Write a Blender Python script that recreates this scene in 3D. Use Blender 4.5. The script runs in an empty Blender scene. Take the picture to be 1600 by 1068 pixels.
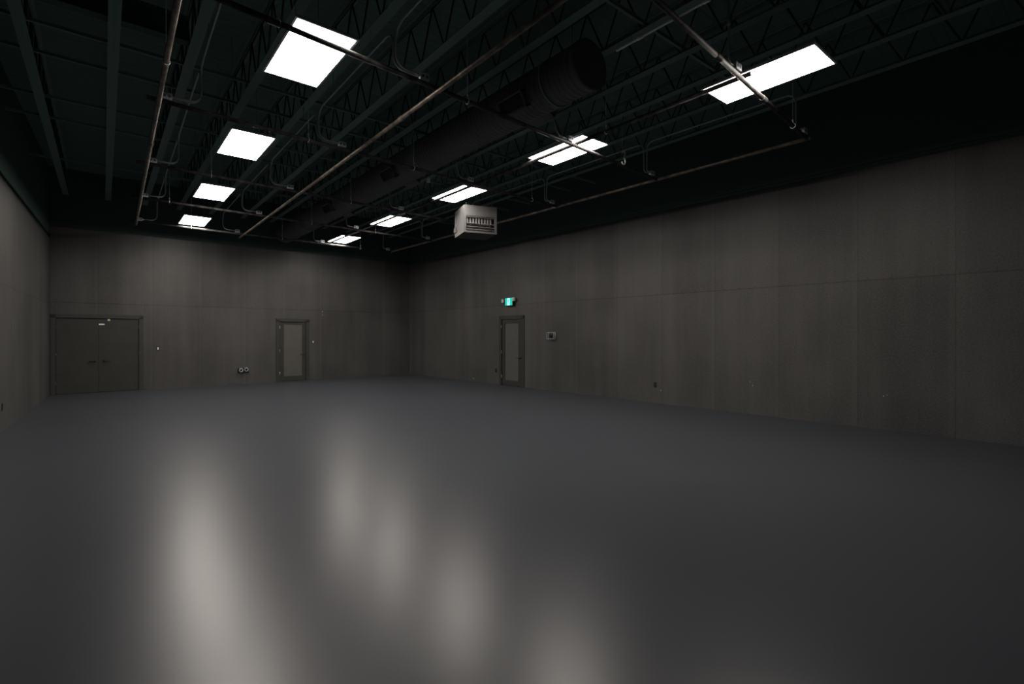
import bpy, bmesh, math, random
from mathutils import Vector, Matrix

random.seed(7)
PI = math.pi
SC = bpy.context.scene
COL = SC.collection

# ------------------------------------------------------------------ camera
cam_d = bpy.data.cameras.new('camera')
cam_d.sensor_width = 36.0
cam_d.lens = 780.0 / 1600.0 * 36.0
cam_d.shift_y = -0.0069
cam_d.clip_start = 0.05
cam = bpy.data.objects.new('camera', cam_d)
cam.location = (0.0, 0.0, 1.55)
cam.rotation_euler = (PI / 2, 0.0, -math.radians(39.3))
COL.objects.link(cam)
SC.camera = cam

# ------------------------------------------------------------------ world, exposure
W = bpy.data.worlds.new('world')
SC.world = W
W.use_nodes = True
W.node_tree.nodes['Background'].inputs[0].default_value = (0, 0, 0, 1)
W.node_tree.nodes['Background'].inputs[1].default_value = 0.0
SC.view_settings.view_transform = 'Standard'
SC.view_settings.look = 'None'
SC.view_settings.gamma = 1.0
SC.view_settings.use_curve_mapping = False
SC.view_settings.exposure = 0.0
PANEL_STRENGTH = 34.0            # radiance of the lit lenses of the ceiling panels
PANEL_COLOR = (1.0, 0.915, 0.835, 1)

# ------------------------------------------------------------------ materials
def new_mat(name):
    m = bpy.data.materials.new(name)
    m.use_nodes = True
    nt = m.node_tree
    return m, nt, nt.nodes['Principled BSDF']

def plain(name, col, rough=0.5, metal=0.0, spec=0.5, noise=0.0, nscale=20.0, stretch=(1, 1, 1), col2=None, emit=None):
    """paint or metal; noise mixes a second colour in along object coordinates"""
    m, nt, b = new_mat(name)
    b.inputs['Base Color'].default_value = (*col, 1)
    b.inputs['Roughness'].default_value = rough
    b.inputs['Metallic'].default_value = metal
    b.inputs['Specular IOR Level'].default_value = spec
    if noise > 0:
        tc = nt.nodes.new('ShaderNodeTexCoord')
        mp = nt.nodes.new('ShaderNodeMapping')
        mp.inputs['Scale'].default_value = stretch
        nz = nt.nodes.new('ShaderNodeTexNoise')
        nz.inputs['Scale'].default_value = nscale
        nz.inputs['Detail'].default_value = 5
        rp = nt.nodes.new('ShaderNodeValToRGB')
        c2 = col2 or tuple(c * (1 + noise) for c in col)
        rp.color_ramp.elements[0].position = 0.35
        rp.color_ramp.elements[0].color = (*col, 1)
        rp.color_ramp.elements[1].position = 0.7
        rp.color_ramp.elements[1].color = (*c2, 1)
        nt.links.new(tc.outputs['Object'], mp.inputs['Vector'])
        nt.links.new(mp.outputs['Vector'], nz.inputs['Vector'])
        nt.links.new(nz.outputs['Fac'], rp.inputs['Fac'])
        nt.links.new(rp.outputs['Color'], b.inputs['Base Color'])
    if emit:
        b.inputs['Emission Color'].default_value = emit[0]
        b.inputs['Emission Strength'].default_value = emit[1]
    return m

def wall_mat(name, col, period, offset, seam_z):
    """black painted board sheets: sheet to sheet tone, roller streaks, joints and screw dots"""
    m, nt, b = new_mat(name)
    N, L = nt.nodes.new, nt.links.new
    def math_(op, a, c=None, d=None):
        n = N('ShaderNodeMath'); n.operation = op
        for i, v in enumerate((a, c, d)):
            if v is None: continue
            if isinstance(v, (int, float)): n.inputs[i].default_value = v
            else: L(v, n.inputs[i])
        return n.outputs[0]
    tc = N('ShaderNodeTexCoord')
    sp = N('ShaderNodeSeparateXYZ'); L(tc.outputs['Object'], sp.inputs[0])
    x, z = sp.outputs['X'], sp.outputs['Z']
    u = math_('DIVIDE', math_('SUBTRACT', x, offset), period)
    cell = math_('FLOOR', u)
    up = math_('GREATER_THAN', z, seam_z)
    cv = N('ShaderNodeCombineXYZ'); L(cell, cv.inputs[0]); L(up, cv.inputs[1])
    wn = N('ShaderNodeTexWhiteNoise'); wn.noise_dimensions = '2D'; L(cv.outputs[0], wn.inputs['Vector'])
    # vertical roller streaks and mottling
    mp = N('ShaderNodeMapping'); mp.inputs['Scale'].default_value = (1.5, 1, 0.13); L(tc.outputs['Object'], mp.inputs[0])
    st = N('ShaderNodeTexNoise'); st.inputs['Scale'].default_value = 1.0; st.inputs['Detail'].default_value = 6; st.inputs['Roughness'].default_value = 0.6
    L(mp.outputs[0], st.inputs['Vector'])
    mo = N('ShaderNodeTexNoise'); mo.inputs['Scale'].default_value = 40; mo.inputs['Detail'].default_value = 4; mo.inputs['Roughness'].default_value = 0.7
    L(tc.outputs['Object'], mo.inputs['Vector'])
    big = N('ShaderNodeTexNoise'); big.inputs['Scale'].default_value = 0.7; big.inputs['Detail'].default_value = 3
    L(tc.outputs['Object'], big.inputs['Vector'])
    f = math_('ADD', 0.70, math_('MULTIPLY', wn.outputs['Value'], 0.2))
    f = math_('ADD', f, math_('MULTIPLY', math_('SUBTRACT', st.outputs['Fac'], 0.5), 1.25))
    f = math_('ADD', f, math_('MULTIPLY', math_('SUBTRACT', mo.outputs['Fac'], 0.5), 1.8))
    f = math_('ADD', f, math_('MULTIPLY', math_('SUBTRACT', big.outputs['Fac'], 0.5), 0.8))
    f = math_('ADD', f, 0.22)
    # joints
    fr = math_('FRACT', u)
    dv = math_('MULTIPLY', math_('MINIMUM', fr, math_('SUBTRACT', 1.0, fr)), period)
    jv = math_('MULTIPLY', math_('LESS_THAN', dv, 0.006), 0.28)
    dh = math_('ABSOLUTE', math_('SUBTRACT', z, seam_z))
    jh = math_('MULTIPLY', math_('LESS_THAN', dh, 0.008), 0.5)
    # taped strip just beside each joint, a little lighter
    tape = math_('MULTIPLY', math_('LESS_THAN', math_('ABSOLUTE', math_('SUBTRACT', fr, 0.035)), 0.03), 0.10)
    sf = math_('FRACT', math_('DIVIDE', x, 0.31))
    sd = math_('MULTIPLY', math_('LESS_THAN', math_('ABSOLUTE', math_('SUBTRACT', sf, 0.5)), 0.035),
               math_('LESS_THAN', math_('ABSOLUTE', math_('SUBTRACT', z, seam_z + 0.025)), 0.011))
    f = math_('ADD', f, tape)
    f = math_('SUBTRACT', f, math_('ADD', math_('MAXIMUM', jv, jh), math_('MULTIPLY', sd, 0.4)))
    f = math_('MAXIMUM', f, 0.12)
    mx = N('ShaderNodeVectorMath'); mx.operation = 'SCALE'
    mx.inputs[0].default_value = col; L(f, mx.inputs['Scale'])
    L(mx.outputs[0], b.inputs['Base Color'])
    b.inputs['Roughness'].default_value = 0.5
    b.inputs['Specular IOR Level'].default_value = 0.55
    bp = N('ShaderNodeBump'); bp.inputs['Strength'].default_value = 0.25; bp.inputs['Distance'].default_value = 0.004
    L(mo.outputs['Fac'], bp.inputs['Height']); L(bp.outputs[0], b.inputs['Normal'])
    return m

def floor_mat():
    m, nt, b = new_mat('grey_floor_coating')
    N, L = nt.nodes.new, nt.links.new
    tc = N('ShaderNodeTexCoord')
    nz = N('ShaderNodeTexNoise'); nz.inputs['Scale'].default_value = 0.45; nz.inputs['Detail'].default_value = 2
    L(tc.outputs['Object'], nz.inputs['Vector'])
    rp = N('ShaderNodeValToRGB')
    rp.color_ramp.elements[0].position = 0.3; rp.color_ramp.elements[0].color = (0.049, 0.054, 0.066, 1)
    rp.color_ramp.elements[1].position = 0.7; rp.color_ramp.elements[1].color = (0.055, 0.061, 0.074, 1)
    L(nz.outputs['Fac'], rp.inputs['Fac']); L(rp.outputs['Color'], b.inputs['Base Color'])
    b.inputs['Roughness'].default_value = 0.31
    b.inputs['Specular IOR Level'].default_value = 0.46
    return m

M = {}
M['wall_r'] = wall_mat('black_wall_board_right', (0.072, 0.071, 0.070), 1.25, 0.28, 2.46)
M['wall_b'] = wall_mat('black_wall_board_back', (0.067, 0.066, 0.065), 1.21, -0.15, 2.40)
M['wall_l'] = wall_mat('black_wall_board_left', (0.068, 0.068, 0.066), 1.22, 0.55, 2.36)
M['wall_f'] = wall_mat('black_wall_board_front', (0.072, 0.071, 0.070), 1.22, 0.0, 2.44)
M['upper'] = plain('black_upper_wall_paint', (0.055, 0.095, 0.082), 0.8, spec=0.2)
M['floor'] = floor_mat()
M['deck'] = plain('black_deck_paint', (0.11, 0.19, 0.165), 0.75, spec=0.25)
M['web'] = plain('black_web_paint', (0.035, 0.058, 0.052), 0.6, spec=0.3)
M['joist'] = plain('black_joist_paint', (0.15, 0.245, 0.215), 0.6, spec=0.35)
M['duct'] = plain('black_duct_paint', (0.10, 0.11, 0.107), 0.5, spec=0.4)
M['pipe'] = plain('worn_dark_pipe', (0.015, 0.0152, 0.016), 0.6, 0.0, spec=0.25, noise=1, nscale=9, stretch=(1, 1, 1), col2=(0.085, 0.082, 0.08))
M['pipe_tan'] = plain('worn_bare_steel_pipe', (0.12, 0.107, 0.092), 0.42, 0.5, noise=1, nscale=7, col2=(0.34, 0.29, 0.24))
M['conduit'] = plain('grey_conduit_metal', (0.44, 0.48, 0.52), 0.4, 0.15)
M['galv'] = plain('galvanised_steel', (0.58, 0.63, 0.68), 0.4, 0.2, noise=0.4, nscale=60)
M['bright'] = plain('bright_zinc', (0.85, 0.87, 0.86), 0.3, 0.2)
M['fixture'] = plain('white_enamel', (0.55, 0.55, 0.54), 0.45)
M['lens'] = plain('lit_white_lens', (0.8, 0.8, 0.8), 0.4, emit=(PANEL_COLOR, PANEL_STRENGTH))
M['heater'] = plain('pale_grey_enamel', (0.044, 0.044, 0.044), 0.6, noise=0.12, nscale=4)
M['heater_dark'] = plain('heater_inside', (0.02, 0.02, 0.02), 0.7)
M['heater_fin'] = plain('heater_fins', (0.16, 0.155, 0.15), 0.45, 0.3)
M['door'] = plain('black_door_paint', (0.036, 0.038, 0.035), 0.55, spec=0.4, noise=0.25, nscale=3)
M['door_frame'] = plain('black_frame_paint', (0.045, 0.045, 0.043), 0.5, spec=0.4)
M['door_infill'] = plain('grey_door_infill', (0.098, 0.097, 0.09), 0.55, noise=0.1, nscale=6)
M['black'] = plain('black_plastic', (0.012, 0.012, 0.012), 0.4)
M['white'] = plain('white_plastic', (0.85, 0.85, 0.84), 0.35)
M['cream'] = plain('yellowish_sticker', (0.72, 0.68, 0.42), 0.5)
M['hinge'] = plain('steel_hinge', (0.45, 0.44, 0.42), 0.35, 0.7)
M['hinge_dark'] = plain('painted_hinge', (0.10, 0.10, 0.095), 0.4, 0.4)
M['sign_green'] = plain('lit_green_sign', (0.02, 0.4, 0.3), 0.4, emit=((0.012, 0.45, 0.37, 1), 1.0))
M['sign_white'] = plain('lit_white_pictogram', (0.8, 0.9, 0.9), 0.4, emit=((0.40, 0.95, 0.92, 1), 1.0))
M['chip'] = plain('bare_gypsum_chip', (0.55, 0.54, 0.52), 0.8)
M['grey_dev'] = plain('grey_plastic', (0.16, 0.16, 0.16), 0.45)
def acrylic():
    m, nt, b = new_mat('clear_acrylic')
    b.inputs['Base Color'].default_value = (0.95, 0.97, 0.97, 1)
    b.inputs['Roughness'].default_value = 0.08
    b.inputs['Transmission Weight'].default_value = 1.0
    b.inputs['IOR'].default_value = 1.2
    return m
M['acrylic'] = acrylic()

# ------------------------------------------------------------------ mesh helpers
class MB:
    def __init__(s): s.bm = bmesh.new()
    def box(s, c, d, rot=None, bevel=0.0):
        """centre c, full size d"""
        r = bmesh.ops.create_cube(s.bm, size=1.0)
        v = r['verts']
        bmesh.ops.scale(s.bm, vec=d, verts=v)
        if bevel > 0:
            es = list({e for w in v for e in w.link_edges})
            g = bmesh.ops.bevel(s.bm, geom=es, offset=bevel, segments=2, affect='EDGES', profile=0.5)
            v = list({w for w in g['verts']} | {w for w in v if w.is_valid})
            fs = {f for w in v for f in w.link_faces}
            v = list({w for f in fs for w in f.verts})
        if rot is not None: bmesh.ops.rotate(s.bm, cent=(0, 0, 0), matrix=rot, verts=v)
        bmesh.ops.translate(s.bm, vec=c, verts=v)
        return s
    def span(s, x0, x1, y0, y1, z0, z1, bevel=0.0):
        return s.box(((x0+x1)/2, (y0+y1)/2, (z0+z1)/2), (abs(x1-x0), abs(y1-y0), abs(z1-z0)), bevel=bevel)
    def tube(s, pts, r, n=10, cap=True):
        pts = [Vector(p) for p in pts]
        rings = []
        t = (pts[1] - pts[0]).normalized()
        a = t.orthogonal().normalized()
        for i, p in enumerate(pts):
            t0 = (p - pts[i-1]).normalized() if i else (pts[1]-p).normalized()
            t1 = (pts[i+1]-p).normalized() if i < len(pts)-1 else t0
            tt = (t0 + t1).normalized()
            a = (a - tt * a.dot(tt)).normalized()
            b = tt.cross(a)
            rings.append([s.bm.verts.new(p + (a*math.cos(2*PI*k/n) + b*math.sin(2*PI*k/n))*r) for k in range(n)])
        for i in range(len(rings)-1):
            for k in range(n):
                s.bm.faces.new((rings[i][k], rings[i][(k+1) % n], rings[i+1][(k+1) % n], rings[i+1][k])).smooth = True
        if cap:
            s.bm.faces.new(rings[0][::-1]); s.bm.faces.new(rings[-1])
        return s
    def lathe(s, prof, axis='z', n=20, loc=(0, 0, 0)):
        """prof: (r, h) pairs turned about an axis"""
        rings = []
        for r, h in prof:
            ring = []
            for k in range(n):
                c, q = r*math.cos(2*PI*k/n), r*math.sin(2*PI*k/n)
                p = {'z': (c, q, h), 'y': (c, h, -q), 'x': (h, c, q)}[axis]
                ring.append(s.bm.verts.new(Vector(p) + Vector(loc)))
            rings.append(ring)
        for i in range(len(rings)-1):
            for k in range(n):
                s.bm.faces.new((rings[i][k], rings[i][(k+1) % n], rings[i+1][(k+1) % n], rings[i+1][k])).smooth = True
        s.bm.faces.new(rings[0][::-1]); s.bm.faces.new(rings[-1])
        return s
    def prism(s, poly, y0, y1):
        """polygon in the x-z plane, extruded along y"""
        a = [s.bm.verts.new((x, y0, z)) for x, z in poly]
        b = [s.bm.verts.new((x, y1, z)) for x, z in poly]
        n = len(poly)
        s.bm.faces.new(a); s.bm.faces.new(b[::-1])
        for k in range(n): s.bm.faces.new((a[k], b[k], b[(k+1) % n], a[(k+1) % n]))
        return s
    def build(s, name, mat, parent=None):
        bmesh.ops.recalc_face_normals(s.bm, faces=s.bm.faces)
        me = bpy.data.meshes.new(name); s.bm.to_mesh(me); s.bm.free()
        me.materials.append(mat)
        o = bpy.data.objects.new(name, me); COL.objects.link(o)
        if parent is not None: o.parent = parent
        return o

def fillet(pts, r, n=7):
    pts = [Vector(p) for p in pts]
    out = [pts[0]]
    for i in range(1, len(pts)-1):
        p, a, b = pts[i], pts[i-1]-pts[i], pts[i+1]-pts[i]
        rr = min(r, a.length*0.49, b.length*0.49)
        A, B = p + a.normalized()*rr, p + b.normalized()*rr
        for k in range(n+1):
            t = k/n
            out.append(A*(1-t)**2 + p*2*t*(1-t) + B*t*t)
    out.append(pts[-1])
    return out

def tag(o, label, cat, group=None):
    o['label'] = label; o['category'] = cat
    if group: o['group'] = group
    return o
def thing(name, loc, rz=0.0):
    o = bpy.data.objects.new(name, None); COL.objects.link(o)
    o.location = loc; o.rotation_euler = (0, 0, rz); o.empty_display_size = 0.1
    return o
def structure(o): o['kind'] = 'structure'; return o
def dup(root, loc=None, rz=None):
    """a thing with copies of its parts and sub-parts"""
    r = root.copy(); COL.objects.link(r)
    if loc is not None: r.location = loc
    if rz is not None: r.rotation_euler = (0, 0, rz)
    for ch in list(root.children):
        c = ch.copy(); COL.objects.link(c); c.parent = r
        for g in list(ch.children):
            d = g.copy(); COL.objects.link(d); d.parent = c
    return r

# ------------------------------------------------------------------ the room shell
DECK = 5.90
CEIL_PANEL_TOP = 4.33
class WallFrame:
    """local x runs along the wall, local y points into the room"""
    def __init__(s, a, b):
        s.a, s.b = Vector(a), Vector(b)
        d = s.b - s.a; s.L = d.length
        s.ang = math.atan2(d.y, d.x)
        s.d = d.normalized(); s.n = Vector((-s.d.y, s.d.x))
    def at(s, u, z, off=0.0):
        p = s.a + s.d*u + s.n*off
        return (p.x, p.y, z)
WR = WallFrame((9.98, -1.2), (9.42, 17.92))
WB = WallFrame((9.42, 17.92), (-1.07, 17.50))
WL = WallFrame((-1.07, 17.50), (-1.62, -1.2))
WF = WallFrame((-1.62, -1.2), (9.98, -1.2))

def build_wall(name, F, mat, top, openings=()):
    root = structure(thing(name, (F.a.x, F.a.y, 0), F.ang))
    m = MB()
    x = -0.0
    for (u0, u1, h) in sorted(openings):
        m.span(x, u0, -0.06, 0, 0, top)
        m.span(u0, u1, -0.06, 0, h, top)
        x = u1
    if F.L - x > 0.02: m.span(x, F.L, -0.06, 0, 0, top)
    m.build('wall_boards', mat, root)
    u = MB().span(-0.25, F.L+0.25, -0.26, -0.061, 0, DECK + 0.1)
    u.span(0, F.L, -0.07, -0.015, top + 0.09, DECK + 0.1)
    u.build('upper_wall', M['upper'], root)
    return root
wall_right = build_wall('wall_right', WR, M['wall_r'], CEIL_PANEL_TOP, [(12.39, 13.51, 2.12)])
wall_back = build_wall('wall_back', WB, M['wall_b'], 4.36, [(3.95, 4.99, 2.08), (8.57, WB.L - 0.005, 2.08)])
wall_left = build_wall('wall_left', WL, M['wall_l'], 4.06)
wall_front = build_wall('wall_front', WF, M['wall_f'], CEIL_PANEL_TOP)

fl = MB().span(-1.9, 10.25, -1.5, 18.2, -0.12, 0).build('floor', M['floor'])
structure(fl)

# ribbed steel deck
m = MB()
prof = []
y = -1.45
while y < 18.2:
    prof += [(y, DECK+0.006), (y+0.02, DECK), (y+0.115, DECK), (y+0.135, DECK+0.006)]
    y += 0.152
vs = [[m.bm.verts.new((xx, yy, zz)) for yy, zz in prof] for xx in (-1.9, 10.25)]
for k in range(len(prof)-1): m.bm.faces.new((vs[0][k], vs[0][k+1], vs[1][k+1], vs[1][k]))
m.span(-1.9, 10.25, -1.5, 18.2, DECK+0.05, DECK+0.2)
structure(m.build('ceiling', M['deck']))

# paint chips on the walls
def chips(parent, spots):
    for u, z, w, h in spots:
        MB().prism([(u-w, z-h*0.3), (u-w*0.2, z-h), (u+w, z-h*0.2), (u+w*0.5, z+h), (u-w*0.6, z+h*0.6)], 0.0, 0.0012).build('paint_chip', M['chip'], parent)
chips(wall_right, [(5.82, 0.63, 0.007, 0.010), (5.77, 0.56, 0.010, 0.008), (3.67, 0.55, 0.009, 0.009), (3.62, 0.57, 0.008, 0.005), (7.80, 0.30, 0.006, 0.02), (14.9, 0.10, 0.02, 0.02)])
chips(wall_back, [(3.47, 2.37, 0.014, 0.02), (3.47, 2.25, 0.004, 0.06)])
chips(wall_left, [(5.20, 1.70, 0.005, 0.13)])

# ------------------------------------------------------------------ doors
def lever(parent, x, z, sgn):
    h = MB().lathe([(0.026, 0), (0.026, 0.008), (0.011, 0.012), (0.011, 0.05)], 'y', 14, (x, 0.0, z))
    h.tube(fillet([(x, 0.045, z), (x+sgn*0.03, 0.055, z), (x+sgn*0.13, 0.052, z)], 0.02), 0.010)
    return h.build('door_handle', M['black'], parent)
def hinges(parent, x, zs, mat):
    for z in zs:
        MB().tube([(x, 0.012, z-0.05), (x, 0.012, z+0.05)], 0.011, 8).build('hinge', mat, parent)
def frame(parent, u0, u1, h, w):
    m = MB()
    m.span(u0-0.02, u0+w, -0.06, 0.018, 0, h); m.span(u1-w, u1+0.02, -0.06, 0.018, 0, h)
    m.span(u0-0.02, u1+0.02, -0.06, 0.018, h-w, h+0.02)
    # stop bead
    m.span(u0+w-0.01, u0+w+0.012, -0.055, -0.04, 0, h-w); m.span(u1-w-0.012, u1-w+0.01, -0.055, -0.04, 0, h-w)
    return m.build('door_frame', M['door_frame'], parent)
def single_door(name, F, u0, u1, top, leaf, panel, handle_z):
    r = structure(thing(name, F.at(0, 0), F.ang))
    frame(r, u0, u1, top, 0.09)
    l0, l1 = leaf
    p0, p1 = panel
    m = MB()
    for (a, b, c, d) in ((l0, p0, 0.008, top-0.10), (p1, l1, 0.008, top-0.10), (p0, p1, 0.008, 0.15), (p0, p1, 1.92, top-0.10)):
        m.span(a, b, -0.055, -0.012, c, d)
    lf = m.build('door_leaf', M['door'], r)
    g = MB().span(p0, p1, -0.05, -0.026, 0.15, 1.92).build('infill_panel', M['door_infill'], lf)
    g['label'] = 'lighter grey flat infill panel of the door'
    b = MB()
    for (a, q, c, d) in ((p0, p0+0.014, 0.15, 1.92), (p1-0.014, p1, 0.15, 1.92), (p0, p1, 0.15, 0.164), (p0, p1, 1.906, 1.92)):
        b.span(a, q, -0.03, -0.008, c, d)
    b.build('glazing_bead', M['door_frame'], lf)
    hd = lever(lf, l0+0.06, handle_z, 1); hd.location.y = -0.012
    hinges(lf, l1+0.004, (0.27, 1.02, 1.80), M['hinge'])
    for hh in lf.children:
        if hh.name.startswith('hinge'): hh['label'] = 'bright steel hinge'
    return r
single_door('door_3', WR, 12.39, 13.51, 2.12, (12.49, 13.41), (12.64, 13.30), 0.86)
single_door('door_2', WB, 3.95, 4.99, 2.08, (4.05, 4.89), (4.145, 4.77), 0.88)
d1 = structure(thing('door_1', WB.at(0, 0), WB.ang))
frame(d1, 8.57, WB.L-0.03, 2.08, 0.08)
def dleaf(a, b, hx, hs, hinge_x):
    lf = MB().span(a, b, -0.055, -0.014, 0.008, 1.995).build('door_leaf', M['door'], d1)
    hd = lever(lf, hx, 0.84, hs); hd.location.y = -0.014
    hinges(lf, hinge_x, (0.28, 1.02, 1.76), M['hinge_dark'])
    return lf
lfR = dleaf(8.66, 9.508, 9.41, -1, 8.652)
lfL = dleaf(9.512, 10.38, 9.61, 1, 10.388)
MB().span(9.500, 9.520, -0.016, -0.006, 0.01, 1.99).build('meeting_strip', M['door_frame'], lfR)
MB().span(9.405, 9.525, -0.014, 0.012, 1.815, 1.855, bevel=0.003).build('contact_plate', M['white'], lfL)['label'] = 'small white plate across the top of the door gap'
MB().span(9.285, 9.335, -0.014, -0.004, 1.935, 1.99).build('sticker', M['cream'], lfR)['label'] = 'pale yellow square sticker'

# ------------------------------------------------------------------ things on the walls
def wall_thing(name, F, u, z, label, cat, group=None):
    return tag(thing(name, F.at(u, z), F.ang), label, cat, group)
def switch(F, u, z, label):
    t = wall_thing('light_switch', F, u, z, label, 'light switch')
    MB().span(-0.042, 0.042, 0, 0.007, -0.062, 0.062, bevel=0.003).build('switch_plate', M['black'], t)
    p = MB().prism([(-0.019, -0.036), (0.019, -0.036), (0.019, 0.036), (-0.019, 0.036)], 0.006, 0.013).build('rocker', M['white'], t)
    p['label'] = 'white rocker'
    return t
switch(WB, 8.21, 1.16, 'white rocker switch on a black plate right of the double door')
switch(WB, 3.80, 1.31, 'white rocker switch on a black plate right of the back single door')
def outlet(F, u, z, label):
    t = wall_thing('wall_outlet', F, u, z, label, 'outlet')
    MB().span(-0.037, 0.037, 0, 0.007, -0.060, 0.060, bevel=0.003).build('outlet_plate', M['black'], t)
    for dz in (-0.022, 0.022):
        m = MB().lathe([(0.017, 0.0065), (0.017, 0.010), (0.014, 0.011)], 'y', 16, (0, 0, dz))
        m.build('socket', M['black'], t)
    return t
outlet(WR, 7.95, 0.41, 'small black outlet low on the right wall, right of the wired guard box')
outlet(WR, 13.70, 0.43, 'small black outlet close beside the hinge side of the right wall door')
outlet(WL, 6.19, 0.40, 'small black outlet low on the left wall')

# twin power connectors
t = wall_thing('cable_connector_panel', WB, 5.99, 0.45, 'black twin cable connector low on the back wall between the doors', 'connector')
MB().span(-0.16, 0.16, 0.001, 0.03, -0.09, 0.06, bevel=0.008).build('connector_plate', M['black'], t)
for dx, dz in ((0.085, 0.005), (-0.065, 0.02)):
    c = MB().lathe([(0.055, 0.02), (0.058, 0.07), (0.05, 0.12), (0.042, 0.13)], 'y', 20, (dx, 0, dz - 0.02)).build('connector_body', M['black'], t)
    MB().lathe([(0.052, 0.118), (0.056, 0.124), (0.056, 0.136), (0.044, 0.138), (0.040, 0.125)], 'y', 20, (dx, 0.0, dz - 0.015)).build('steel_collar', M['galv'], c)['label'] = 'bright metal collar'
    MB().prism([(dx-0.05, dz+0.03), (dx+0.05, dz+0.03), (dx+0.035, dz+0.055), (dx-0.035, dz+0.055)], 0.03, 0.125).build('lid', M['grey_dev'], c)

# thermostat under a clear guard
t = wall_thing('thermostat', WR, 11.23, 1.53, 'dark thermostat inside a clear guard box right of the right wall door', 'thermostat')
MB().span(-0.12, 0.12, 0, 0.008, -0.085, 0.085, bevel=0.003).build('back_plate', M['grey_dev'], t)
b_ = MB().span(-0.075, 0.075, 0.008, 0.045, -0.06, 0.06, bevel=0.006).build('thermostat_body', M['black'], t)
MB().span(-0.04, 0.04, 0.0455, 0.048, 0.005, 0.045).build('display', M['grey_dev'], b_)
m = MB()
e = 0.0065
for sx in (-1, 1):
    for sz in (-1, 1):
        m.tube([(sx*0.125, 0.006, sz*0.09), (sx*0.125, 0.085, sz*0.09)], e, 6)
for yy in (0.012, 0.085):
    for sz in (-1, 1): m.tube([(-0.13, yy, sz*0.09), (0.13, yy, sz*0.09)], e, 6)
    for sx in (-1, 1): m.tube([(sx*0.125, yy, -0.09), (sx*0.125, yy, 0.09)], e, 6)
g_ = m.build('guard_frame', M['galv'], t)
MB().span(-0.122, 0.122, 0.080, 0.084, -0.086, 0.086).build('guard_pane', M['acrylic'], g_)

# exit sign: green running-man pictogram with two lamp heads
t = wall_thing('exit_sign', WR, 12.99, 2.56, 'lit green running man exit sign with two white lamp heads above the right wall door', 'exit sign')
MB().span(-0.20, 0.20, 0, 0.085, -0.125, 0.125, bevel=0.008).build('sign_housing', M['black'], t)
fc = MB().span(-0.165, 0.165, 0.085, 0.09, -0.115, 0.11).build('sign_face', M['sign_green'], t)
# white doorway and a running figure (seen from the room +x is to the left)
pic = MB()
def bar(a, b, w):
    a, b = Vector(a), Vector(b); d = (b-a).normalized(); q = Vector((-d.y, d.x))*w/2
    pic.prism([tuple(a+q), tuple(b+q), tuple(b-q), tuple(a-q)], 0.0905, 0.0925)
pic.prism([(0.06, -0.112), (-0.055, -0.112), (-0.055, 0.105), (0.06, 0.105)], 0.0903, 0.0913)
door_sign = pic.build('pictogram_doorway', M['sign_white'], fc)
pic = MB()
pic.prism([(0.012+0.018*math.cos(k*PI/6), 0.07+0.018*math.sin(k*PI/6)) for k in range(12)], 0.0914, 0.0925)
for a, b, w in (((0.005, 0.05), (-0.005, -0.015), 0.030), ((0.0, 0.04), (0.042, 0.02), 0.012), ((0.042, 0.02), (0.05, -0.008), 0.011),
                ((0.0, 0.042), (-0.035, 0.03), 0.012), ((-0.035, 0.03), (-0.045, 0.052), 0.011),
                ((0.0, -0.01), (0.03, -0.05), 0.016), ((0.03, -0.05), (0.022, -0.095), 0.014),
                ((-0.008, -0.01), (-0.03, -0.05), 0.016), ((-0.03, -0.05), (-0.05, -0.055), 0.013)):
    bar(a, b, w)
pic.build('pictogram_figure', M['sign_green'], fc)
for sx, dz, rz in ((1.22, 0.03, 0.35), (-0.96, 0.06, -0.25)):
    h = MB().box((sx*0.235, 0.075, dz), (0.085, 0.06, 0.105), Matrix.Identity(3), 0.006)
    hd = h.build('lamp_head', M['white'], t)
    hd['label'] = 'white square lamp head'
    MB().tube([(sx*0.19, 0.045, dz), (sx*0.235, 0.05, dz)], 0.012, 8).build('swivel', M['black'], hd)
    MB().lathe([(0.036, 0.105), (0.036, 0.108), (0.03, 0.109)], 'y', 18, (sx*0.235, 0, dz)).build('lamp_lens', M['fixture'], hd)

# ------------------------------------------------------------------ roof joists
JZ = 5.20
jx = [-0.76, 0.10, 0.90, 1.70, 2.51, 3.36, 4.20, 5.04, 5.86, 6.68, 7.50, 8.32]
ordw = ['first', 'second', 'third', 'fourth', 'fifth', 'sixth', 'seventh', 'eighth', 'ninth', 'tenth', 'eleventh', 'twelfth', 'thirteenth']
def make_joist():
    t = thing('roof_joist', (0, 0, JZ))
    y0, y1 = -1.13, 17.45
    top = DECK - JZ
    m = MB()
    m.span(-0.06, 0.06, y0, y1, 0, 0.006)
    m.span(-0.018, -0.012, y0, y1, 0, 0.05); m.span(0.012, 0.018, y0, y1, 0, 0.05)
    m.build('bottom_chord', M['joist'], t)
    m = MB()
    m.span(-0.06, -0.012, y0, y1, top-0.007, top-0.001); m.span(0.012, 0.06, y0, y1, top-0.007, top-0.001)
    m.span(-0.018, -0.012, y0, y1, top-0.05, top-0.001); m.span(0.012, 0.018, y0, y1, top-0.05, top-0.001)
    m.build('top_chord', M['joist'], t)
    pts = []
    n = 62
    for k in range(n+1):
        pts.append((0, y0 + (y1-y0)*k/n, 0.02 if k % 2 == 0 else top-0.03))
    m = MB()
    for a, b in zip(pts[:-1], pts[1:]): m.tube([a, b], 0.0115, 6)
    m.build('web', M['web'], t)
    return t
j0 = make_joist()
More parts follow.
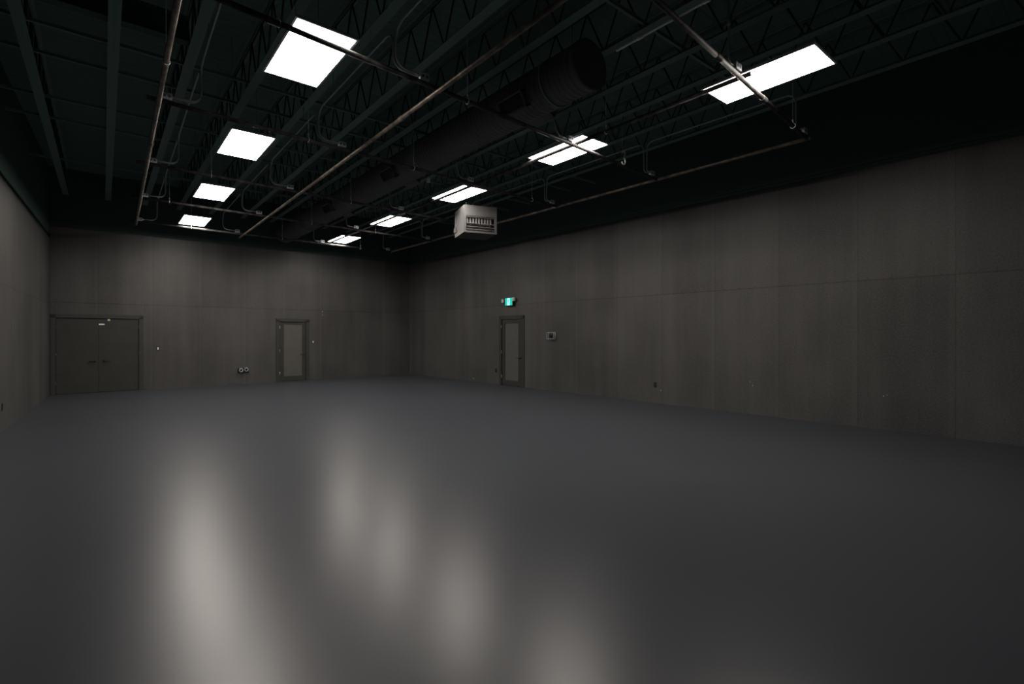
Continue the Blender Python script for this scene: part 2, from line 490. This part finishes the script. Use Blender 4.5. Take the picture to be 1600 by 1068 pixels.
for i, x in enumerate(jx):
    j = j0 if i == 0 else dup(j0)
    j.location = (x, 0, JZ)
    if i == len(jx)-1:
        lab = 'black open-web roof joist nearest the right wall, running towards the back'
    elif i == 0:
        lab = 'black open-web roof joist nearest the left wall, running towards the back'
    else:
        lab = 'black open-web roof joist, %s from the left wall, running towards the back' % ordw[i]
    tag(j, lab, 'roof joist', 'roof joists under the black deck')
# bridging angles across the joists
for y, lab in ((3.6, 'dark bridging angle across the roof joists, nearest the camera'),
               (8.15, 'dark bridging angle across the joists, second nearest the camera'),
               (9.0, 'dark bridging angle across the joists just beyond the second nearest one'),
               (10.6, 'dark bridging angle across the joists in mid room'),
               (11.6, 'dark bridging angle across the joists just beyond the mid room one'),
               (14.2, 'dark bridging angle across the roof joists, nearest the back wall')):
    m = MB()
    m.span(-1.25, 9.35, y, y+0.04, JZ+0.055, JZ+0.060); m.span(-1.25, 9.35, y, y+0.005, JZ+0.055, JZ+0.095)
    tag(m.build('bridging_angle', M['joist']), lab, 'bridging bar', 'bridging across the roof joists')
# dark girder
m = MB()
gy, gz = 7.55, 5.26
m.span(-1.3, 0.84, gy-0.07, gy+0.07, gz, gz+0.012); m.span(-1.3, 0.84, gy-0.006, gy+0.006, gz+0.012, gz+0.3); m.span(-1.3, 0.84, gy-0.07, gy+0.07, gz+0.3, gz+0.312)
tag(m.build('ceiling_beam', M['upper']), 'black steel beam crossing the joists at the upper left', 'beam')

# ------------------------------------------------------------------ spiral duct with registers
DX, DZ, DR, DY0, DY1 = 4.61, 4.86, 0.29, 4.12, 17.35
t = tag(thing('ventilation_duct', (DX, DY0, DZ)), 'big black round ventilation duct with ribbed skin hanging in mid ceiling', 'duct')
prof = [(DR-0.012, 0.0), (DR+0.012, 0.0), (DR+0.012, 0.05)]
y = 0.06
while y < DY1-DY0-0.1:
    prof += [(DR, y), (DR, y+0.062), (DR+0.008, y+0.07), (DR+0.008, y+0.078)]
    y += 0.085
prof += [(DR, DY1-DY0)]
MB().lathe(prof, 'y', 36).build('duct_shell', M['duct'], t)
for yy in (1.15, 5.0, 8.4):
    for ang in (-0.42, 0.42 + PI*0):
        s_ = 1 if ang > 0 else -1
        g = thing('tmp', (0, 0, 0)); COL.objects.unlink(g); bpy.data.objects.remove(g)
        # register on a collar, on the lower flank of the duct
        a = (-PI/2) + s_*1.05
        c, q = math.cos(a), math.sin(a)
        R = Matrix(((-q, 0, c), (0, 1, 0), (c, 0, q)))   # local z -> outward
        def P(mb): bmesh.ops.transform(mb.bm, matrix=R.to_4x4(), verts=mb.bm.verts); bmesh.ops.translate(mb.bm, vec=(0, yy, 0), verts=mb.bm.verts); return mb
        m = MB()
        m.span(-0.11, 0.11, -0.26, -0.235, DR-0.03, DR+0.075); m.span(-0.11, 0.11, 0.235, 0.26, DR-0.03, DR+0.075)
        m.span(-0.11, -0.085, -0.26, 0.26, DR-0.03, DR+0.075); m.span(0.085, 0.11, -0.26, 0.26, DR-0.03, DR+0.075)
        reg = P(m).build('register', M['duct'], t)
        m = MB()
        for k in range(7): m.box((-0.07+0.0235*k, 0, DR+0.06), (0.004, 0.47, 0.022))
        P(m).build('louvre', M['upper'], reg)
for yy in (0.6, 4.0, 7.4, 10.8):
    for sx in (-1, 1):
        MB().tube([(sx*(DR+0.014), yy, 0.0), (sx*(DR+0.014), yy, DECK-DZ)], 0.006, 6).build('hanger_rod', M['joist'], t)
    m = MB()
    m.lathe([(DR+0.011, yy-0.015), (DR+0.015, yy-0.015), (DR+0.015, yy+0.015), (DR+0.011, yy+0.015)], 'y', 36)
    m.build('hanger_strap', M['joist'], t)

# ------------------------------------------------------------------ lit ceiling panels
LZ = 4.52
def make_panel():
    t = thing('ceiling_light', (0, 0, LZ))
    w, l = 0.30, 0.625
    m = MB()
    m.span(-w, w, -l, l, 0.010, 0.016); m.span(-w, -w+0.012, -l, l, 0, 0.02); m.span(w-0.012, w, -l, l, 0, 0.02)
    m.span(-w, w, -l, -l+0.012, 0, 0.02); m.span(-w, w, l-0.012, l, 0, 0.02); m.span(-w, w, -l, l, 0.018, 0.024)
    m.build('housing', M['fixture'], t)
    m = MB()
    f = 0.016
    m.span(-w-0.004, -w+f, -l-0.004, l+0.004, -0.006, 0.004); m.span(w-f, w+0.004, -l-0.004, l+0.004, -0.006, 0.004)
    m.span(-w+f, w-f, -l-0.004, -l+f, -0.006, 0.004); m.span(-w+f, w-f, l-f, l+0.004, -0.006, 0.004)
    m.build('trim_frame', M['galv'], t)
    MB().span(-w+f, w-f, -l+f, l-f, -0.003, 0.003).build('diffuser', M['lens'], t)['label'] = 'lit white diffuser'
    for sx in (-1, 1):
        for sy in (-1, 1):
            MB().tube([(sx*0.27, sy*0.5, 0.02), (sx*0.27, sy*0.5, DECK-LZ)], 0.0025, 5).build('hanger_wire', M['joist'], t)
    return t
pan = make_panel()
lights = [(1.69, 5.50, 'large bright ceiling panel, nearest the camera in the left row'),
          (1.72, 8.72, 'bright ceiling panel, second from the camera in the left row'),
          (1.78, 12.02, 'bright ceiling panel, third from the camera in the left row'),
          (1.84, 15.30, 'small-looking bright ceiling panel, farthest back in the left row'),
          (5.905, 2.60, 'large bright ceiling panel crossed by a dark pipe at the upper right'),
          (5.80, 5.69, 'bright ceiling panel with a pipe crossing on it, second in the right row'),
          (5.81, 8.88, 'bright ceiling panel just above the grey heater, third in the right row'),
          (5.81, 12.12, 'bright ceiling panel, fourth from the camera in the right row'),
          (5.80, 15.35, 'bright ceiling panel, farthest back in the right row')]
for i, (x, y, lab) in enumerate(lights):
    o = pan if i == 0 else dup(pan)
    o.location = (x, y, LZ)
    tag(o, lab, 'ceiling light', 'lit ceiling panels')
MB().lathe([(0.010, 0.0), (0.012, -0.004), (0.005, -0.009)], 'z', 10, (-0.02, -0.50, -0.004)).build('sensor', M['grey_dev'], pan)['label'] = 'tiny dark dot on the diffuser'

# ------------------------------------------------------------------ pipe grid
PR = 0.0270
def pipe(a, b, label, mat, joints=(), hangers=(), cap=True):
    """straight pipe from a to b; joints and hangers at distances along x or y"""
    a, b = Vector(a), Vector(b)
    d = (b-a).normalized()
    o = MB().tube([a, b], PR, 14).build('grid_pipe', mat)
    tag(o, label, 'pipe', 'pipes of the overhead grid')
    def along(v):
        ax = 0 if abs(d.x) > abs(d.y) else 1
        return a + d * ((v - a[ax]) / d[ax])
    for v in joints:
        p = along(v)
        MB().tube([p - d*0.055, p - d*0.05, p + d*0.05, p + d*0.055], PR+0.006, 14).build('coupling', mat, o)
    for v in hangers:
        p = along(v)
        m = MB()
        m.tube([p + Vector((0, 0, PR+0.03)), (p.x, p.y, JZ+0.02 if True else DECK)], 0.0045, 6)
        # J hook round the pipe
        q = d.cross(Vector((0, 0, 1)))
        ring = [p + (q*math.cos(t_) + Vector((0, 0, 1))*math.sin(t_))*(PR+0.006) for t_ in [PI*(-0.1 + 0.12*k) - PI*0.9 for k in range(13)]]
        m.tube(ring + [p + Vector((0, 0, PR+0.05))], 0.005, 6)
        m.lathe([(0.011, 0.0), (0.011, 0.018)], 'z', 6, p + Vector((0, 0, PR+0.045)))
        m.build('pipe_hanger', M['galv'], o)['label'] = 'galvanised rod with a hook round the pipe'
    return o
ZL, ZC, ZR = 4.348, 4.409, 4.470
pipe((0.40, -0.6, ZL), (0.635, 15.82, ZL), 'long worn bare steel pipe along the left edge of the overhead grid', M['pipe_tan'], (9.0, 3.2), (2.9, 6.2))
pipe((2.95, -0.6, ZL), (3.04, 16.15, ZL), 'long worn bare steel pipe running down the middle between the light rows', M['pipe_tan'], (5.9, 11.9), ())
pipe((5.60, 2.62, ZR), (5.555, 15.95, ZR), 'long dark pipe running above the right row of lights', M['pipe'], (6.9,), (4.7,))
pipe((7.95, 2.86, ZC), (7.67, 15.98, ZC), 'long worn pipe along the right edge of the overhead grid, near the right wall', M['pipe_tan'], (9.6,), ())
cross = [((-0.9, 2.10), (7.918, 2.91), 'dark cross pipe nearest the camera, crossing the upper right light', (4.9, 6.2), (7.3,)),
         ((0.38, 4.84), (7.865, 5.42), 'dark cross pipe passing under the nearest left light', (1.2, 4.1), (3.45,)),
         ((0.40, 7.42), (7.810, 7.97), 'third cross pipe from the camera in the overhead grid', (3.6,), (2.33, 4.12, 7.02)),
         ((0.42, 10.29), (7.751, 10.72), 'third cross pipe from the back wall in the overhead grid', (4.9,), (1.5, 4.12)),
         ((0.45, 12.97), (7.697, 13.28), 'second cross pipe from the back wall in the overhead grid', (3.9,), (1.10, 4.12, 5.88)),
         ((0.50, 15.74), (7.641, 15.90), 'cross pipe farthest back, nearest the back wall', (2.2,), (1.82, 4.12, 6.55))]
for a, b, lab, j, h in cross:
    pipe((*a, ZC), (*b, ZC), lab, M['pipe'], j, h)
def yc(k, x):
    a, b = cross[k][0], cross[k][1]
    return a[1] + (b[1]-a[1])*(x-a[0])/(b[0]-a[0])

# ------------------------------------------------------------------ outlet boxes and conduits on the grid
BZ = ZC + PR + 0.034
def outlet_box(x, y, label, rz=0.0):
    t = tag(thing('junction_box', (x, y, ZC+PR), rz), label, 'electrical box', 'outlet boxes on the pipe grid')
    MB().span(-0.055, 0.055, -0.026, 0.026, 0.003, 0.078, bevel=0.004).build('box_body', M['galv'], t)
    pl = MB().span(-0.058, 0.058, -0.031, -0.026, 0.0, 0.081).build('face_plate', M['galv'], t)
    for sx in (-1, 1):
        MB().lathe([(0.017, -0.0335), (0.017, -0.031)], 'y', 14, (sx*0.026, 0, 0.04)).build('socket', M['grey_dev'], pl)
    MB().span(-0.03, 0.03, -0.012, 0.012, 0.0006, 0.004).build('clamp', M['galv'], t)
    return t
kname = ['the nearest cross pipe', 'the second cross pipe', 'the third cross pipe', 'the fourth cross pipe', 'the fifth cross pipe', 'the farthest cross pipe']
rows = {  # box x at each cross pipe, riser x offset, run height, fillet radius, first k
    'left':   dict(xs=[0.55, 0.56, 0.60, 0.64, 0.67, 0.71], off=0.36, zt=4.95, r=0.16, k0=1, pipe='left edge pipe'),
    'middle': dict(xs=[2.80, 2.82, 2.84, 2.86, 2.88, 2.92], off=-0.36, zt=4.90, r=0.26, k0=1, pipe='middle pipe'),
    'right':  dict(xs=[7.79, 7.70, 7.65, 7.60, 7.57, 7.53], off=-0.19, zt=4.98, r=0.15, k0=0, pipe='right edge pipe'),
}
for rn, r in rows.items():
    s = 1 if r['off'] > 0 else -1
    for k in range(r['k0'], 6):
        outlet_box(r['xs'][k], yc(k, r['xs'][k]), 'grey outlet box where the %s meets %s' % (r['pipe'], kname[k]))
    for k in range(0, 5):
        x0, x1 = r['xs'][k], r['xs'][k+1]
        ya, yb = yc(k, x0), yc(k+1, x1)
        wob = 0.02 if rn == 'left' else 0.0
        xa, xb = x0 + r['off'], x1 + r['off']
        pts = [(x0+s*0.0585, ya+0.014, BZ+0.01), (xa, ya+0.03, BZ+0.01), (xa, ya+0.035, r['zt'])]
        if rn == 'left':
            pts += [(xa+wob, ya+(yb-ya)*0.4, r['zt']+0.03), (xb-wob, ya+(yb-ya)*0.7, r['zt']-0.02)]
        pts += [(xb, yb-0.035, r['zt']), (xb, yb-0.03, BZ+0.01), (x1+s*0.0585, yb-0.014, BZ+0.01)]
        rad = 0.0115
        o = MB().tube(fillet(pts, r['r']), rad, 8).build('conduit', M['conduit'])
        tag(o, 'thin conduit loop above the %s, from %s backwards' % (r['pipe'], kname[k]), 'conduit', 'conduits above the pipe grid')
        if rn != 'left':
            for yy in (ya+0.30, yb-0.30):
                tt = (yy-ya)/(yb-ya); xx = xa + (xb-xa)*tt
                MB().tube([(xx, yy-0.03, r['zt']), (xx, yy+0.03, r['zt'])], 0.016, 8).build('conduit_coupling', M['conduit'], o)
        for q in (0.25, 0.75):
            yy = ya+(yb-ya)*q; xx = xa+(xb-xa)*q
            MB().tube([(xx, yy, r['zt']-0.02), (xx, yy, JZ+0.03)], 0.003, 5).build('conduit_hanger', M['joist'], o)
# row of boxes above the right lights, each with a short drop from the joist
xs3 = [5.33, 5.40, 5.36, 5.33, 5.31, 5.30]
for k in range(6):
    x = xs3[k]; y = yc(k, x)
    if k == 0:
        outlet_box(x+0.03, y, 'grey outlet box on the near cross pipe beside the upper right light')
        pts = [(x-0.02, y+0.0, BZ), (x-0.14, y, BZ), (x-0.14, y, 5.22)]
    else:
        outlet_box(x, y, 'grey outlet box over the right row of lights on %s' % kname[k])
        pts = [(x-0.055, y, BZ), (x-0.26, y, BZ), (5.04, y, 4.75), (5.03, y, 5.22)]
    o = MB().tube(fillet(pts, 0.15), 0.0115, 8).build('conduit', M['conduit'])
    tag(o, 'short conduit drop over the right lights at %s' % kname[k], 'conduit', 'short conduit drops')
    MB().tube([(pts[-1][0], y, 4.86), (pts[-1][0], y, 4.92)], 0.016, 8).build('conduit_coupling', M['conduit'], o)
o = MB().tube([(4.08, 3.29, 4.468), (4.08, -0.9, 4.468)], 0.0125, 8).build('conduit', M['galv'])
tag(o, 'straight bright conduit crossing above the near cross pipe, left of the upper right light', 'conduit', 'conduits above the pipe grid')
for yy in (3.0, 2.3):
    MB().tube([(4.08, yy-0.03, 4.468), (4.08, yy+0.03, 4.468)], 0.017, 8).build('conduit_coupling', M['galv'], o)
for yy in (3.1, 1.0):
    MB().tube([(4.08, yy, 4.478), (4.16, yy, JZ+0.02)], 0.004, 5).build('conduit_hanger', M['joist'], o)
# small white device over the right row
t = tag(thing('ceiling_sensor', (4.80, 8.38, 4.46)), 'tiny white box hanging under the big duct, left of the heater light', 'sensor')
MB().span(-0.028, 0.028, -0.028, 0.028, 0.0, 0.075, bevel=0.005).build('sensor_body', M['white'], t)
MB().tube([(0, 0, 0.07), (0, 0, 0.185)], 0.006, 8).build('mounting_stem', M['conduit'], t)

# bright S hook on the second cross pipe
yh = yc(1, 6.72)
pts = []
hz = ZC
for k in range(15):
    a = PI*1.0 - k*PI*1.25/14
    pts.append((6.73 + 0.036*math.cos(a), yh-0.056, hz + 0.175 + 0.042*math.sin(a)))
for k in range(1, 15):
    a = PI*0.45 - k*PI*1.35/14
    pts.append((6.725 + 0.046*math.cos(a), yh-0.056, hz + 0.045 + 0.055*math.sin(a)))
o = MB().tube(pts, 0.012, 8).build('hook', M['bright'])
tag(o, 'bright metal S-shaped hook hanging by the second cross pipe, right of its light', 'hook')
MB().tube([(6.696, yh-0.056, hz+0.175), (6.69, yh-0.056, JZ+0.05)], 0.003, 5).build('hook_wire', M['galv'], o)

# ------------------------------------------------------------------ unit heater
HX = thing('unit_heater', (6.148, 9.18, 3.82), math.radians(-17.6))
tag(HX, 'pale grey box heater with dark louvred grille hanging above the right side', 'heater')
w, d, h = 0.764, 0.77, 0.60
t_ = 0.02
m = MB()
m.span(0, t_, 0.0, d, 0, h); m.span(w-t_, w, 0.0, d, 0, h)
m.span(t_, w-t_, 0, d, h-t_, h); m.span(t_, w-t_, 0, d, 0, t_); m.span(t_, w-t_, d-t_, d, t_, h-t_)
# front face with the grille opening
m.span(0, 0.045, -0.012, t_, -0.004, h+0.003); m.span(w-0.055, w, -0.012, t_, -0.004, h+0.003)
m.span(0.045, w-0.055, -0.012, t_, 0.37, h+0.003); m.span(0.045, w-0.055, -0.012, t_, -0.004, 0.032)
m.build('casing', M['heater'], HX)
MB().span(0.05, w-0.06, 0.16, 0.17, 0.03, 0.38).build('heat_exchanger', M['heater_dark'], HX)
m = MB()
for k in range(9): m.span(0.075+k*0.068, 0.105+k*0.068, 0.05, 0.15, 0.19, 0.335)
m.build('tube_fins', M['heater_fin'], HX)
m = MB()
for z in (0.345, 0.20, 0.125, 0.065):
    m.box(((0.045+w-0.055)/2, 0.012, z), (w-0.10, 0.04, 0.008), Matrix.Rotation(math.radians(-25), 3, 'X'))
m.build('louvre', M['heater_fin'], HX)
MB().span(-0.035, 0.0, d-0.14, d-0.05, 0.10, 0.22, bevel=0.004).build('control_box', M['heater'], HX)
for sx in (0.08, w-0.08):
    for sy in (0.1, d-0.1):
        MB().tube([(sx, sy, h-0.01), (sx, sy, DECK-3.82)], 0.006, 6).build('hanger_rod', M['joist'], HX)
